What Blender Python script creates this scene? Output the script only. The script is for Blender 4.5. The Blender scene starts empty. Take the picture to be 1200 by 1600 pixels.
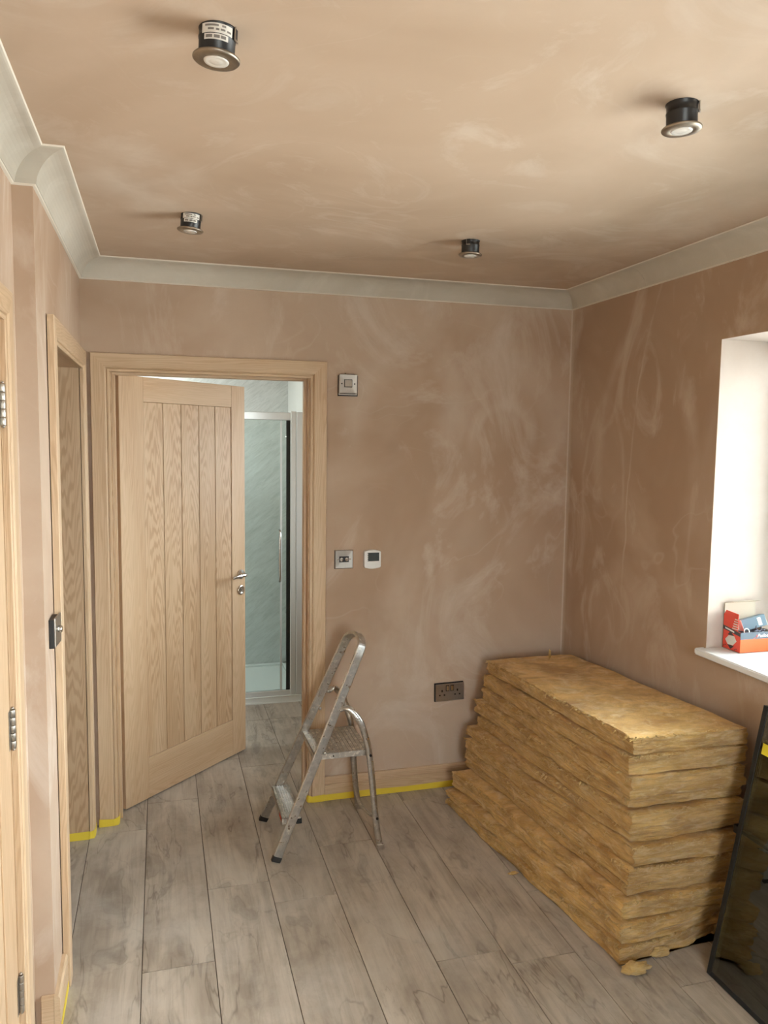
import bpy, bmesh, math, random
from mathutils import Vector, Matrix, noise
random.seed(7)
S = bpy.context.scene
COL = S.collection
W, H, HB, CV = 2.287, 2.45, 2.37, 0.087      # right wall x, ceiling height, cornice foot, cornice projection
STEP, NEARX, FRONT = -1.239, -0.052, -4.7    # step in the left wall, near left wall face, wall behind the viewer

# ------------------------------------------------------------------ camera
cam = bpy.data.cameras.new('camera'); camo = bpy.data.objects.new('camera', cam); COL.objects.link(camo)
R = ((0.96141493, 0.27479892, 0.01291845), (-0.2748052, 0.95713458, 0.0915177), (0.01278427, -0.09153654, 0.99571965))
camo.matrix_world = Matrix(((R[0][0], R[0][2], -R[0][1], 0.31296), (R[1][0], R[1][2], -R[1][1], -3.52985),
                            (R[2][0], R[2][2], -R[2][1], 1.71654), (0, 0, 0, 1)))
cam.sensor_fit = 'VERTICAL'; cam.sensor_height = 32; cam.lens = 1218.94 / 1600 * 32
cam.clip_start = 0.02
S.camera = camo

# ------------------------------------------------------------------ sky and daylight
w = bpy.data.worlds.new('overcast'); S.world = w; w.use_nodes = True
nt = w.node_tree; nt.nodes.clear()
out = nt.nodes.new('ShaderNodeOutputWorld'); bg = nt.nodes.new('ShaderNodeBackground')
tc = nt.nodes.new('ShaderNodeTexCoord'); sp = nt.nodes.new('ShaderNodeSeparateXYZ'); rp = nt.nodes.new('ShaderNodeValToRGB')
mr = nt.nodes.new('ShaderNodeMapRange'); mr.inputs[1].default_value = -1; mr.inputs[2].default_value = 1
nt.links.new(tc.outputs['Generated'], sp.inputs[0]); nt.links.new(sp.outputs['Z'], mr.inputs[0]); nt.links.new(mr.outputs[0], rp.inputs[0])
cr = rp.color_ramp
cr.elements[0].position = 0.47; cr.elements[0].color = (0.55, 0.555, 0.55, 1)
cr.elements[1].position = 0.53; cr.elements[1].color = (0.87, 0.925, 0.98, 1)
e = cr.elements.new(1.0); e.color = (0.97, 1.01, 1.05, 1)
nt.links.new(rp.outputs[0], bg.inputs[0]); bg.inputs[1].default_value = 38.0
nt.links.new(bg.outputs[0], out.inputs[0])

def portal(loc, rot, sx, sy):
    l = bpy.data.lights.new('window_portal', 'AREA'); l.shape = 'RECTANGLE'; l.size = sx; l.size_y = sy
    l.cycles.is_portal = True
    o = bpy.data.objects.new('window_portal', l); o.location = loc; o.rotation_euler = rot; COL.objects.link(o)
portal((W + .40, -2.02, 1.525), (0, math.radians(90), 0), 1.2, 1.9)
portal((W + .40, .75, 1.60), (0, math.radians(90), 0), 1.0, 0.9)
portal((.80, FRONT - .14, 1.55), (math.radians(-90), 0, 0), 1.0, 1.1)

S.view_settings.view_transform = 'Standard'; S.view_settings.look = 'None'
S.view_settings.gamma = 1; S.view_settings.use_curve_mapping = False
S.view_settings.exposure = -0.2
BATH_FILL = 17.0

# ------------------------------------------------------------------ helpers
def lerp(a, b, t): return a + (b - a) * t

class MB:
    def __init__(s): s.v = []; s.f = []; s.sm = []
    def add(s, vs, fs, smooth=False):
        n = len(s.v); s.v += [tuple(p) for p in vs]; s.f += [tuple(i + n for i in f) for f in fs]; s.sm += [smooth] * len(fs); return s
    def box(s, x0, y0, z0, x1, y1, z1):
        x0, x1 = sorted((x0, x1)); y0, y1 = sorted((y0, y1)); z0, z1 = sorted((z0, z1))
        return s.add([(x0,y0,z0),(x1,y0,z0),(x1,y1,z0),(x0,y1,z0),(x0,y0,z1),(x1,y0,z1),(x1,y1,z1),(x0,y1,z1)],
                     [(0,3,2,1),(4,5,6,7),(0,1,5,4),(1,2,6,5),(2,3,7,6),(3,0,4,7)])
    def obox(s, c, ax, ay, az, hx, hy, hz):
        c = Vector(c); vs = []
        for k in (-1, 1):
            for (i, j) in ((-1,-1),(1,-1),(1,1),(-1,1)): vs.append(c + ax*hx*i + ay*hy*j + az*hz*k)
        return s.add(vs, [(0,3,2,1),(4,5,6,7),(0,1,5,4),(1,2,6,5),(2,3,7,6),(3,0,4,7)])
    def loops(s, ls, cap=True, smooth=False, closed=False):
        n = len(ls[0]); vs = [p for l in ls for p in l]; fs = []
        m = len(ls)
        for i in range(m if closed else m - 1):
            for j in range(n):
                a = i*n + j; b = i*n + (j+1) % n; c = ((i+1) % m)*n + (j+1) % n; d = ((i+1) % m)*n + j
                fs.append((a, b, c, d))
        s.add(vs, fs, smooth)
        if cap and not closed:
            s.add(ls[0], [tuple(range(n))[::-1]]); s.add(ls[-1], [tuple(range(n))])
        return s
    def lathe(s, prof, c, axis=(0,0,1), n=32, smooth=True):
        az = Vector(axis).normalized(); ax = az.orthogonal().normalized(); ay = az.cross(ax); c = Vector(c)
        ls = [[c + az*h + (ax*math.cos(2*math.pi*k/n) + ay*math.sin(2*math.pi*k/n))*max(r, 1e-5) for k in range(n)] for r, h in prof]
        return s.loops(ls, cap=True, smooth=smooth)
    def cyl(s, a, b, r, n=20, smooth=True):
        a = Vector(a); b = Vector(b); return s.lathe([(r, 0), (r, (b-a).length)], a, b - a, n, smooth)
    def sweep(s, path, sec, up=None, closed=False, smooth=False):
        # sec: 2-D section; first axis = fixed normal 'up', second = in-plane
        P = [Vector(p) for p in path]; ls = []
        for i, p in enumerate(P):
            t = (P[min(i+1, len(P)-1)] - P[max(i-1, 0)]).normalized()
            u = Vector(up) if up is not None else t.orthogonal()
            u = (u - t*u.dot(t)).normalized(); v = t.cross(u)
            ls.append([p + u*a + v*b for a, b in sec])
        return s.loops(ls, smooth=smooth)
    def tube(s, path, r, n=10, up=(0.123, 0.31, 0.94)):
        return s.sweep(path, [(r*math.cos(2*math.pi*k/n), r*math.sin(2*math.pi*k/n)) for k in range(n)], up=up, smooth=True)
    def build(s, name, m, parent=None, bevel=0, seg=1, origin=None):
        if origin is None and (m.name.startswith('oak')):
            lo = [min(p[i] for p in s.v) for i in range(3)]; hi = [max(p[i] for p in s.v) for i in range(3)]; origin = [(a + b)/2 for a, b in zip(lo, hi)]
        bm = bmesh.new(); org = Vector(origin) if origin is not None else Vector()
        vs = [bm.verts.new(Vector(p) - org) for p in s.v]
        for f, sm in zip(s.f, s.sm):
            try: q = bm.faces.new([vs[i] for i in f]); q.smooth = sm
            except ValueError: pass
        bmesh.ops.remove_doubles(bm, verts=bm.verts, dist=1e-6)
        bmesh.ops.recalc_face_normals(bm, faces=bm.faces)
        if bevel:
            es = [e for e in bm.edges if len(e.link_faces) == 2 and e.calc_face_angle(0) > 0.6]
            bmesh.ops.bevel(bm, geom=es, offset=bevel, segments=seg, affect='EDGES', clamp_overlap=True)
        me = bpy.data.meshes.new(name); bm.to_mesh(me); bm.free()
        me.materials.append(m)
        o = bpy.data.objects.new(name, me); COL.objects.link(o)
        if origin is not None: o.location = org
        if parent is not None: o.parent = parent
        return o

def tag(o, label=None, cat=None, group=None, kind=None):
    if label: o['label'] = label
    if cat: o['category'] = cat
    if group: o['group'] = group
    if kind: o['kind'] = kind
    return o
def thing(name, loc, label=None, cat=None, group=None, kind=None, rz=0):
    o = bpy.data.objects.new(name, None); COL.objects.link(o); o.location = loc; o.rotation_euler = (0, 0, rz)
    o.empty_display_size = 0.05
    return tag(o, label, cat, group, kind)
def arc(c, u, v, r, a0, a1, n):
    c = Vector(c); u = Vector(u); v = Vector(v)
    return [c + u*r*math.cos(math.radians(lerp(a0, a1, i/n))) + v*r*math.sin(math.radians(lerp(a0, a1, i/n))) for i in range(n+1)]
def spline(pts, n=8):
    P = [Vector(p) for p in pts]; P = [P[0]*2 - P[1]] + P + [P[-1]*2 - P[-2]]; o = []
    for i in range(1, len(P)-2):
        for k in range(n):
            t = k/n; a, b, c, d = P[i-1:i+3]
            o.append(0.5*((2*b) + (c-a)*t + (2*a-5*b+4*c-d)*t*t + (3*b-a-3*c+d)*t**3))
    return o + [P[-2]]

# ------------------------------------------------------------------ materials
class NT:
    def __init__(s, name):
        s.m = bpy.data.materials.new(name); s.m.use_nodes = True; s.t = s.m.node_tree; s.t.nodes.clear()
        s.out = s.n('OutputMaterial'); s.b = s.n('BsdfPrincipled'); s.l(s.b.outputs[0], s.out.inputs[0])
    def n(s, k, **kw):
        q = s.t.nodes.new('ShaderNode' + k)
        for a, v in kw.items(): setattr(q, a, v)
        return q
    def l(s, a, b): s.t.links.new(a, b)
    def put(s, sock, v):
        if isinstance(v, bpy.types.NodeSocket): s.l(v, sock)
        elif v is not None:
            if isinstance(v, tuple) and len(v) == 3 and sock.type == 'RGBA': v = v + (1,)
            sock.default_value = v
    def coords(s, kind='Object'): return s.n('TexCoord').outputs[kind]
    def pos(s): return s.n('NewGeometry').outputs['Position']
    def map(s, v, scale=(1,1,1), loc=(0,0,0), rot=(0,0,0)):
        q = s.n('Mapping'); s.put(q.inputs['Vector'], v); q.inputs['Scale'].default_value = scale; q.inputs['Location'].default_value = loc; q.inputs['Rotation'].default_value = rot; return q.outputs[0]
    def noise(s, v, scale, detail=4, rough=.5, dist=0):
        q = s.n('TexNoise'); s.put(q.inputs['Vector'], v); q.inputs['Scale'].default_value = scale; q.inputs['Detail'].default_value = detail
        q.inputs['Roughness'].default_value = rough; q.inputs['Distortion'].default_value = dist; return q.outputs[0]
    def ramp(s, f, *st):
        q = s.n('ValToRGB'); s.put(q.inputs[0], f); c = q.color_ramp
        for i, (p, col) in enumerate(st):
            e = c.elements[i] if i < 2 else c.elements.new(p)
            e.position = p
        for e, (p, col) in zip(sorted(c.elements, key=lambda e: e.position), sorted(st, key=lambda a: a[0])):
            e.color = (col if isinstance(col, tuple) else (col,)*3) + (1,)
        return q.outputs[0]
    def math(s, op, a, b=None, c=None, clamp=False):
        q = s.n('Math', operation=op, use_clamp=clamp); s.put(q.inputs[0], a)
        if b is not None: s.put(q.inputs[1], b)
        if c is not None: s.put(q.inputs[2], c)
        return q.outputs[0]
    def vmath(s, op, a, b=None):
        q = s.n('VectorMath', operation=op); s.put(q.inputs[0], a)
        if b is not None: s.put(q.inputs[1], b)
        return q.outputs['Value' if op in ('LENGTH', 'DOT_PRODUCT') else 'Vector']
    def mix(s, f, a, b, mode='MIX'):
        q = s.n('Mix', data_type='RGBA', blend_type=mode); s.put(q.inputs[0], f); s.put(q.inputs[6], a); s.put(q.inputs[7], b); return q.outputs[2]
    def bump(s, h, strength=.3, dist=.01):
        q = s.n('Bump'); q.inputs['Strength'].default_value = strength; q.inputs['Distance'].default_value = dist; s.put(q.inputs['Height'], h); s.l(q.outputs[0], s.b.inputs['Normal'])
    def set(s, **kw):
        for k, v in kw.items(): s.put(s.b.inputs[k.replace('_', ' ')], v)
        return s

def plain(name, col, rough=.5, metal=0, **kw):
    t = NT(name); t.set(Base_Color=col, Roughness=rough, Metallic=metal, **kw); return t.m

def _col(t, p, sc):
    q = t.n('TexNoise'); t.put(q.inputs['Vector'], p); q.inputs['Scale'].default_value = sc; q.inputs['Detail'].default_value = 3; return q.outputs['Color']
def plaster(name, base, dark, light, seed=0.0, amount=1.0, marks=None):
    t = NT(name); p = t.map(t.pos(), loc=(seed, seed*.7, seed*1.3))
    a = t.noise(p, 1.1, 4, .55, .6)                        # damp and dry patches
    c = t.mix(t.ramp(a, (.36, 0.0), (.62, 1.0)), dark, base)
    b = t.noise(t.map(p, (1, 1, .55)), 2.3, 6, .62, 2.2)      # chalky trowel smears
    c = t.mix(t.math('MULTIPLY', t.ramp(b, (.52, 0.0), (.70, 1.0)), .50*amount), c, light)
    r = t.noise(t.map(p, (1, 1, 1), (4, 2, 1)), .95, 2, .45, 3.2)     # thin arcs left by the trowel
    rid = t.math('ABSOLUTE', t.math('SUBTRACT', r, .5))
    arcs = t.ramp(rid, (0.0, 1.0), (.012, 0.0))
    gate = t.ramp(t.noise(t.map(p, loc=(7, 3, 9)), 1.5, 2), (.5, 0.0), (.66, 1.0))
    c = t.mix(t.math('MULTIPLY', t.math('MULTIPLY', arcs, gate), .20*amount), c, light)
    if marks:
        wv = t.vmath('SCALE', t.vmath('SUBTRACT', _col(t, p, 2.2), (.5, .5, .5))); wv.node.inputs['Scale'].default_value = .13
        pw = t.vmath('ADD', t.pos(), wv)
        def ring(c, sc, r0, wd, amt, box=None):
            dd = t.math('ABSOLUTE', t.math('SUBTRACT', t.vmath('LENGTH', t.vmath('MULTIPLY', t.vmath('SUBTRACT', pw, c), sc)), r0))
            k = t.math('MULTIPLY', t.ramp(t.math('DIVIDE', dd, wd), (.0, 1.0), (1.0, 0.0)), t.ramp(t.noise(t.map(p, (1, 1, .7)), 4.5, 3), (.38, 0.15), (.6, 1.0)))
            sz = t.n('SeparateXYZ'); t.put(sz.inputs[0], pw)      # an arch: only the upper sweep of the trowel
            if c[2] < 2.4: k = t.math('MULTIPLY', k, t.ramp(t.math('SUBTRACT', sz.outputs['Z'], c[2] - r0*.5), (0.0, 0.0), (.12, 1.0)))
            return t.math('MULTIPLY', k, amt)
        if marks == 'wall':
            for c_, sc, r0, wd, amt in (((1.935, 0, 1.73), (1, .35, .8), .30, .10, .30), ((1.935, 0, 1.74), (1, .35, .85), .14, .022, .26), ((1.93, 0, 1.72), (1, .35, .85), .17, .035, .30), ((1.45, 0, 1.78), (1, .3, .7), .26, .09, .30),
                                        ((2.287, -.62, 1.55), (.3, 1, .55), .34, .05, .30), ((2.287, -.33, 1.50), (.3, 1.2, .5), .20, .02, .30), ((2.287, -1.3, 1.2), (.3, 1, .45), .78, .008, .45)):
                c = t.mix(ring(c_, sc, r0, wd, amt), c, light)
            sx = t.n('SeparateXYZ'); t.put(sx.inputs[0], t.pos())       # filler run down the internal corner
            yy = t.math('ABSOLUTE', sx.outputs['Y']); xx = t.math('ABSOLUTE', t.math('SUBTRACT', sx.outputs['X'], 2.287))
            m_ = t.math('MULTIPLY', t.ramp(t.math('DIVIDE', yy, .030), (.3, 1.0), (1.0, 0.0)), t.ramp(t.math('DIVIDE', xx, .010), (.5, 1.0), (1.0, 0.0)))
            c = t.mix(t.math('MULTIPLY', m_, .5), c, light)
            inrec = t.math('GREATER_THAN', sx.outputs['X'], 2.2885)      # window recess mixed paler, the wash of skylight put into the colour
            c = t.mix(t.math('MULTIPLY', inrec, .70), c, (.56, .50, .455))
        else:
            c = t.mix(ring((.24, -1.13, 2.45), (1, .75, 1), .06, .16, .75), c, light)
            c = t.mix(ring((.30, -.86, 2.45), (1, .6, 1), .05, .06, .55), c, light)
    d = t.noise(p, 9, 8, .75)
    c = t.mix(t.math('MULTIPLY', t.ramp(d, (.35, 1.0), (.6, 0.0)), .14), c, dark)
    t.set(Base_Color=c, Roughness=.82, Specular_IOR_Level=.25)
    t.bump(t.noise(t.map(p, (1, 1, .6)), 14, 5, .6), .12, .004)
    return t.m

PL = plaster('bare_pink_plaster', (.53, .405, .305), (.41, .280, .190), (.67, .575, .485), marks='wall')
PLC = plaster('ceiling_plaster', (.60, .470, .355), (.47, .35, .25), (.70, .61, .51), 3.1, .9, marks='ceiling')
COVE = plaster('cornice_plaster', (.60, .55, .465), (.47, .425, .35), (.72, .68, .60), 5.3, .6)

LIT_LIP = plain('pale_lit_lip', (.74, .68, .58), .8)
def oak(name, axis, tone=(1, 1, 1), rings=1.0, straight=0.0):
    t = NT(name); c = t.coords(); rnd = t.n('ObjectInfo').outputs['Random']
    sc = {'X': (1, 1, 1), 'Y': (1, 1, 1), 'Z': (1, 1, 1)}[axis]
    k = 'XYZ'.index(axis)
    off = t.n('CombineXYZ'); 
    for i in range(3): t.put(off.inputs[i], t.math('MULTIPLY', t.math('SUBTRACT', t.math('FRACT', t.math('MULTIPLY', rnd, 7.31 + 5.7*i)), .5), 3.0 if i == k else .05))
    if straight: v0 = t.vmath('ADD', c, tuple(0.0 if i == k else straight for i in range(3))); c = v0
    v = t.vmath('ADD', c, off.outputs[0])
    s1 = [1, 1, 1]; s1[k] = .085
    vm = t.map(v, tuple(s1))
    wob = t.n('TexNoise'); t.put(wob.inputs['Vector'], vm); wob.inputs['Scale'].default_value = 26; wob.inputs['Detail'].default_value = 2
    wv = t.vmath('SCALE', t.vmath('SUBTRACT', wob.outputs['Color'], (.5, .5, .5))); wv.node.inputs['Scale'].default_value = .045
    q = t.vmath('ADD', vm, wv)
    L = t.vmath('LENGTH', q)
    g = t.math('SINE', t.math('MULTIPLY', L, 900))
    g = t.math('MULTIPLY_ADD', g, .5, .5)
    s2 = [1, 1, 1]; s2[k] = .02
    fib = t.noise(t.map(v, tuple(s2)), 420, 3, .6)
    s3 = [1, 1, 1]; s3[k] = .12
    big = t.noise(t.map(v, tuple(s3)), 9, 3, .5)
    A = tuple(a*b for a, b in zip((.585, .415, .265), tone)); B = tuple(a*b for a, b in zip((.42, .275, .150), tone)); D = tuple(a*b for a, b in zip((.65, .50, .34), tone))
    col = t.mix(t.math('MULTIPLY', t.ramp(g, (.35, 0.0), (.9, 1.0)), .80*rings), A, B)
    col = t.mix(t.math('MULTIPLY', t.ramp(fib, (.42, 0.0), (.62, 1.0)), .35), col, B)
    col = t.mix(t.math('MULTIPLY', t.ramp(big, (.42, 0.0), (.66, 1.0)), .5), col, D)
    col = t.mix(t.math('MULTIPLY', rnd, .12), col, B)
    t.set(Base_Color=col, Roughness=.48, Specular_IOR_Level=.35)
    t.bump(fib, .10, .001)
    return t.m
OAKZ, OAKX, OAKY = oak('oak_grain_upright', 'Z', rings=.6, straight=.12), oak('oak_grain_across', 'X', rings=.6, straight=.12), oak('oak_grain_deep', 'Y', rings=.6, straight=.12)
OAKL = oak('oak_lining_grain', 'Z', (.9, .86, .82), .9)
OAKDZ = oak('oak_door_boards', 'Z', (1.0, .97, .94), 1.1); OAKDX = oak('oak_door_across', 'X', (1.0, .97, .94), .5, .14); OAKDS = oak('oak_door_stiles', 'Z', (1.0, .97, .94), .6, .10)

def tile_mat():
    t = NT('wood_look_tile'); c = t.coords(); rnd = t.n('ObjectInfo').outputs['Random']
    off = t.n('CombineXYZ'); t.put(off.inputs[0], t.math('MULTIPLY', rnd, 37)); t.put(off.inputs[1], t.math('MULTIPLY', t.math('FRACT', t.math('MULTIPLY', rnd, 13.7)), 50))
    v = t.vmath('ADD', c, off.outputs[0])
    a = t.noise(t.map(v, (1, .28, 1)), 7, 5, .6, .8)
    col = t.mix(t.ramp(a, (.34, 0.0), (.64, 1.0)), (.335, .280, .225), (.54, .475, .395))
    st = t.noise(t.map(v, (1, .05, 1)), 46, 5, .65, .3)
    col = t.mix(t.math('MULTIPLY', t.ramp(st, (.45, 0.0), (.68, 1.0)), .45), col, (.24, .20, .16))
    kn = t.noise(t.map(v, (1, .45, 1), (3, 5, 0)), 6.5, 3, .5, .4)
    ring = t.math('SINE', t.math('MULTIPLY', kn, 80))
    kg = t.ramp(kn, (.60, 0.0), (.72, 1.0))
    col = t.mix(t.math('MULTIPLY', kg, .70), col, (.19, .16, .13))
    rg = t.math('MULTIPLY', t.ramp(ring, (.55, 0.0), (1.0, 1.0)), t.ramp(kn, (.5, 0.0), (.62, 1.0)))
    col = t.mix(t.math('MULTIPLY', rg, .30), col, (.22, .18, .14))
    ck = t.math('ABSOLUTE', t.math('SUBTRACT', t.noise(t.map(v, (1, .22, 1), (9, 1, 0)), 5.2, 4, .55, .6), .5))
    col = t.mix(t.math('MULTIPLY', t.math('MULTIPLY', t.ramp(ck, (0.0, 1.0), (.012, 0.0)), t.ramp(a, (.45, 1.0), (.6, 0.0))), .75), col, (.19, .155, .12))
    du = t.noise(t.map(t.pos(), (1, 1, 1)), 3.1, 7, .7)
    col = t.mix(t.math('MULTIPLY', t.ramp(du, (.45, 0.0), (.72, 1.0)), .50), col, (.60, .565, .51))     # building dust
    t.set(Base_Color=col, Roughness=t.math('MULTIPLY_ADD', du, .25, .33), Specular_IOR_Level=.4)
    t.bump(st, .12, .002)
    return t.m
TILE = tile_mat()
GROUT = plain('dark_grout', (.13, .105, .085), .9)

def metal(name, col, rough, scratch=.5, scale=60, stretch=(1, 1, 1), paint=0.0, bump=.08):
    t = NT(name); v = t.map(t.coords(), stretch); n = t.noise(v, scale, 5, .65)
    c = t.mix(t.math('MULTIPLY', t.ramp(n, (.4, 0.0), (.65, 1.0)), scratch), col, tuple(x*.55 for x in col)); m = 1.0
    if paint:
        sp = t.ramp(t.noise(t.coords(), 55, 5, .7, .5), (.62 - .06*paint, 0.0), (.66 - .06*paint, 1.0))
        c = t.mix(sp, c, (.72, .68, .60)); m = t.math('SUBTRACT', 1, sp)
    t.set(Base_Color=c, Metallic=m, Roughness=t.math('MULTIPLY_ADD', n, .3, rough - .12)); t.bump(n, bump, .001)
    return t.m
STEEL = metal('brushed_steel', (.46, .42, .37), .34, .15, 300, (1, 1, .05), bump=.01)
CHROME = metal('polished_chrome', (.78, .78, .77), .16, .15)
ALU = metal('scuffed_aluminium', (.60, .585, .55), .28, .55, 40, (1, 1, 1), .25)
ALUP = metal('plaster_spattered_aluminium', (.58, .55, .50), .42, .5, 30, (1, 1, 1), 1.5)
NICKEL = metal('satin_nickel_bezel', (.36, .31, .25), .40, .25)
BLACK = plain('black_plastic', (.012, .011, .011), .45)
CANB = plain('black_lamp_can', (.013, .012, .012), .38)
WHITEP = plain('white_plastic', (.80, .79, .76), .35)
SCREEN = plain('grey_lcd', (.055, .065, .065), .25)
SCREEND = plain('lcd_digit', (.012, .014, .014), .3)
TAPE = plain('yellow_masking_tape', (.74, .56, .045), .55)
SILL = plain('white_sill_board', (.80, .80, .78), .3)
UPVC = plain('white_window_frame', (.82, .82, .81), .3)
LENS = plain('frosted_lens', (.75, .73, .68), .12, 0, Coat_Weight=.6)
PAPER = plain('white_sticker', (.72, .69, .63), .6)
INK = plain('grey_print', (.20, .18, .16), .7)
EDGE = plain('black_glazing_edge', (.010, .012, .014), .4)
STICK = plain('yellow_sticker', (.78, .66, .04), .5)
BATHW = plain('bathroom_white', (.74, .76, .73), .45)
TRAY = plain('shower_tray_white', (.76, .80, .78), .22)
DARKG = plain('black_rubber_seal', (.012, .016, .017), .4)
LABR = plain('red_label', (.62, .10, .06), .6)

def marble():
    t = NT('marbled_shower_panel'); p = t.map(t.pos(), (1, 1, 1), rot=(0, math.radians(38), 0))
    a = t.noise(t.map(p, (1, 1, 5)), 5.5, 7, .68, .8)
    c = t.mix(t.ramp(a, (.34, 0.0), (.66, 1.0)), (.56, .59, .575), (.69, .72, .705))
    b = t.noise(t.map(p, (1.2, 1, 9)), 7, 6, .7, 1.3)
    c = t.mix(t.math('MULTIPLY', t.ramp(b, (.52, 0.0), (.60, 1.0)), .35), c, (.40, .44, .42))
    t.set(Base_Color=c, Roughness=.25); return t.m
MARBLE = marble()

def glass(name, tint, gloss=.10, rough=.02):
    t = NT(name); tr = t.n('BsdfTransparent'); tr.inputs[0].default_value = tint + (1,)
    gl = t.n('BsdfGlossy'); gl.inputs['Roughness'].default_value = rough; gl.inputs[0].default_value = (.9, .95, .95, 1)
    mx = t.n('MixShader'); fr = t.n('Fresnel'); fr.inputs[0].default_value = 1.45
    t.put(mx.inputs[0], t.math('ADD', fr.outputs[0], gloss - .04)); t.l(tr.outputs[0], mx.inputs[1]); t.l(gl.outputs[0], mx.inputs[2]); t.l(mx.outputs[0], t.out.inputs[0])
    return t.m
SHGLASS = glass('shower_glass', (.93, .975, .965), .05)
SATIN = plain('satin_silver_trim', (.72, .76, .76), .28, .45)
WINGLASS = glass('window_glass', (.94, .96, .95), .05)
PANEGLASS = glass('dark_double_glazing', (.66, .74, .62), .16)

def wool(name, base, dark, light):
    t = NT(name); c = t.coords(); rnd = t.n('ObjectInfo').outputs['Random']
    off = t.n('CombineXYZ'); t.put(off.inputs[0], t.math('MULTIPLY', rnd, 9)); t.put(off.inputs[1], t.math('MULTIPLY', rnd, 17)); v = t.vmath('ADD', c, off.outputs[0])
    a = t.noise(t.map(v, (1, 1, 3.2)), 6, 5, .6, .4)
    col = t.mix(t.ramp(a, (.34, 0.0), (.60, 1.0)), dark, base)
    s = t.noise(t.map(v, (.35, .35, 7)), 26, 6, .7, .25)
    col = t.mix(t.math('MULTIPLY', t.ramp(s, (.46, 0.0), (.66, 1.0)), .75), col, dark)
    l = t.noise(t.map(v, (1, 1, 4), (5, 1, 2)), 14, 6, .65, .8)
    col = t.mix(t.math('MULTIPLY', t.ramp(l, (.50, 0.0), (.70, 1.0)), .65), col, light)
    st = t.noise(t.map(v, (1, 1, 1), (2, 8, 3)), 2.6, 5, .6, .5)
    col = t.mix(t.math('MULTIPLY', t.ramp(st, (.58, 0.0), (.72, 1.0)), .35), col, (.36, .22, .13))
    col = t.mix(t.math('MULTIPLY', t.math('FRACT', t.math('MULTIPLY', rnd, 31.7)), .35), col, dark)
    t.set(Base_Color=col, Roughness=1.0, Specular_IOR_Level=.05, Sheen_Weight=.25)
    h = t.math('ADD', t.noise(t.map(v, (.5, .5, 5)), 40, 6, .7, .3), t.math('MULTIPLY', l, .6))
    t.bump(h, 1.0, .012)
    return t.m
WOOL = wool('yellow_glass_wool', (.83, .53, .17), (.48, .255, .055), (.92, .74, .40))
WOOLT = wool('pale_glass_wool', (.80, .58, .24), (.60, .36, .10), (.86, .70, .38))

# ------------------------------------------------------------------ structure: shell
m = MB()   # back wall with the bathroom doorway
m.box(-.40, 0, 0, .085, .13, H); m.box(.993, 0, 0, W, .13, H); m.box(.085, 0, 2.026, .993, .13, H)
tag(m.build('wall_back', PL), kind='structure')
m = MB()   # left wall: near part, step, far part with a doorway
D2A, D2B = -.975, -.117       # inner faces of the lining of the far side door
D3A, D3B = -2.314, -1.468     # lining faces of the near side door
m.box(-.19, D3B + .03, 0, NEARX, STEP, H); m.box(-.19, D3A - .03, 2.026, NEARX, D3B + .03, H); m.box(-.19, FRONT, 0, NEARX, D3A - .03, H)
m.box(-.19, STEP, 0, 0, D2A - .03, H); m.box(-.19, D2A - .03, 2.026, 0, D2B + .03, H); m.box(-.19, D2B + .03, 0, 0, 0, H)
tag(m.build('wall_left', PL), kind='structure')
m = MB()   # right (outside) wall with the room window and the bathroom window
WY0, WY1, WZ0, WZ1 = -2.95, -1.088, .930, 2.099
T = W + .38
m.box(W, FRONT, 0, T, WY0, H); m.box(W, WY0, 0, T, WY1, WZ0); m.box(W, WY0, WZ1, T, WY1, H); m.box(W, WY1, 0, T, .35, H)
m.box(W, .35, 0, T, 1.15, 1.15); m.box(W, .35, 2.05, T, 1.15, H); m.box(W, 1.15, 0, T, 2.4, H)
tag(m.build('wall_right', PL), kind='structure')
m = MB(); m.box(-.40, FRONT - .12, 0, .30, FRONT, H); m.box(1.30, FRONT - .12, 0, T, FRONT, H); m.box(.30, FRONT - .12, 2.1, 1.30, FRONT, H); m.box(.30, FRONT - .12, 0, 1.30, FRONT, 1.0)
tag(m.build('wall_front', PL), kind='structure')
m = MB(); m.box(-.40, FRONT - .12, H, T, 2.4, H + .1); tag(m.build('ceiling', PLC), kind='structure')
m = MB(); m.box(-1.2, FRONT - .12, -.06, T, 2.4, -.004); floor = tag(m.build('floor', GROUT), kind='structure')
# bathroom shell
m = MB(); m.box(-.52, .13, 0, -.40, 2.4, H); tag(m.build('wall_bathroom_left', BATHW), kind='structure')
m = MB(); m.box(-.40, 2.2, 0, 1.217, 2.4, H); tag(m.build('wall_bathroom_back', MARBLE), kind='structure')
m = MB(); m.box(1.217, 1.47, 0, 1.30, 2.4, H); m.box(1.30, 1.47, 0, W, 1.55, H); tag(m.build('wall_bathroom_shower_side', BATHW), kind='structure')
# cupboard space behind the far left doorway
m = MB(); m.box(-1.2, -1.10, 0, -1.12, .10, H); m.box(-1.12, -1.10, 0, -.19, -1.02, H); m.box(-1.12, 0, 0, -.40, .10, H); m.box(-1.12, -1.02, 2.3, -.19, 0, 2.36)
tag(m.build('wall_cupboard', PL), kind='structure')

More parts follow.
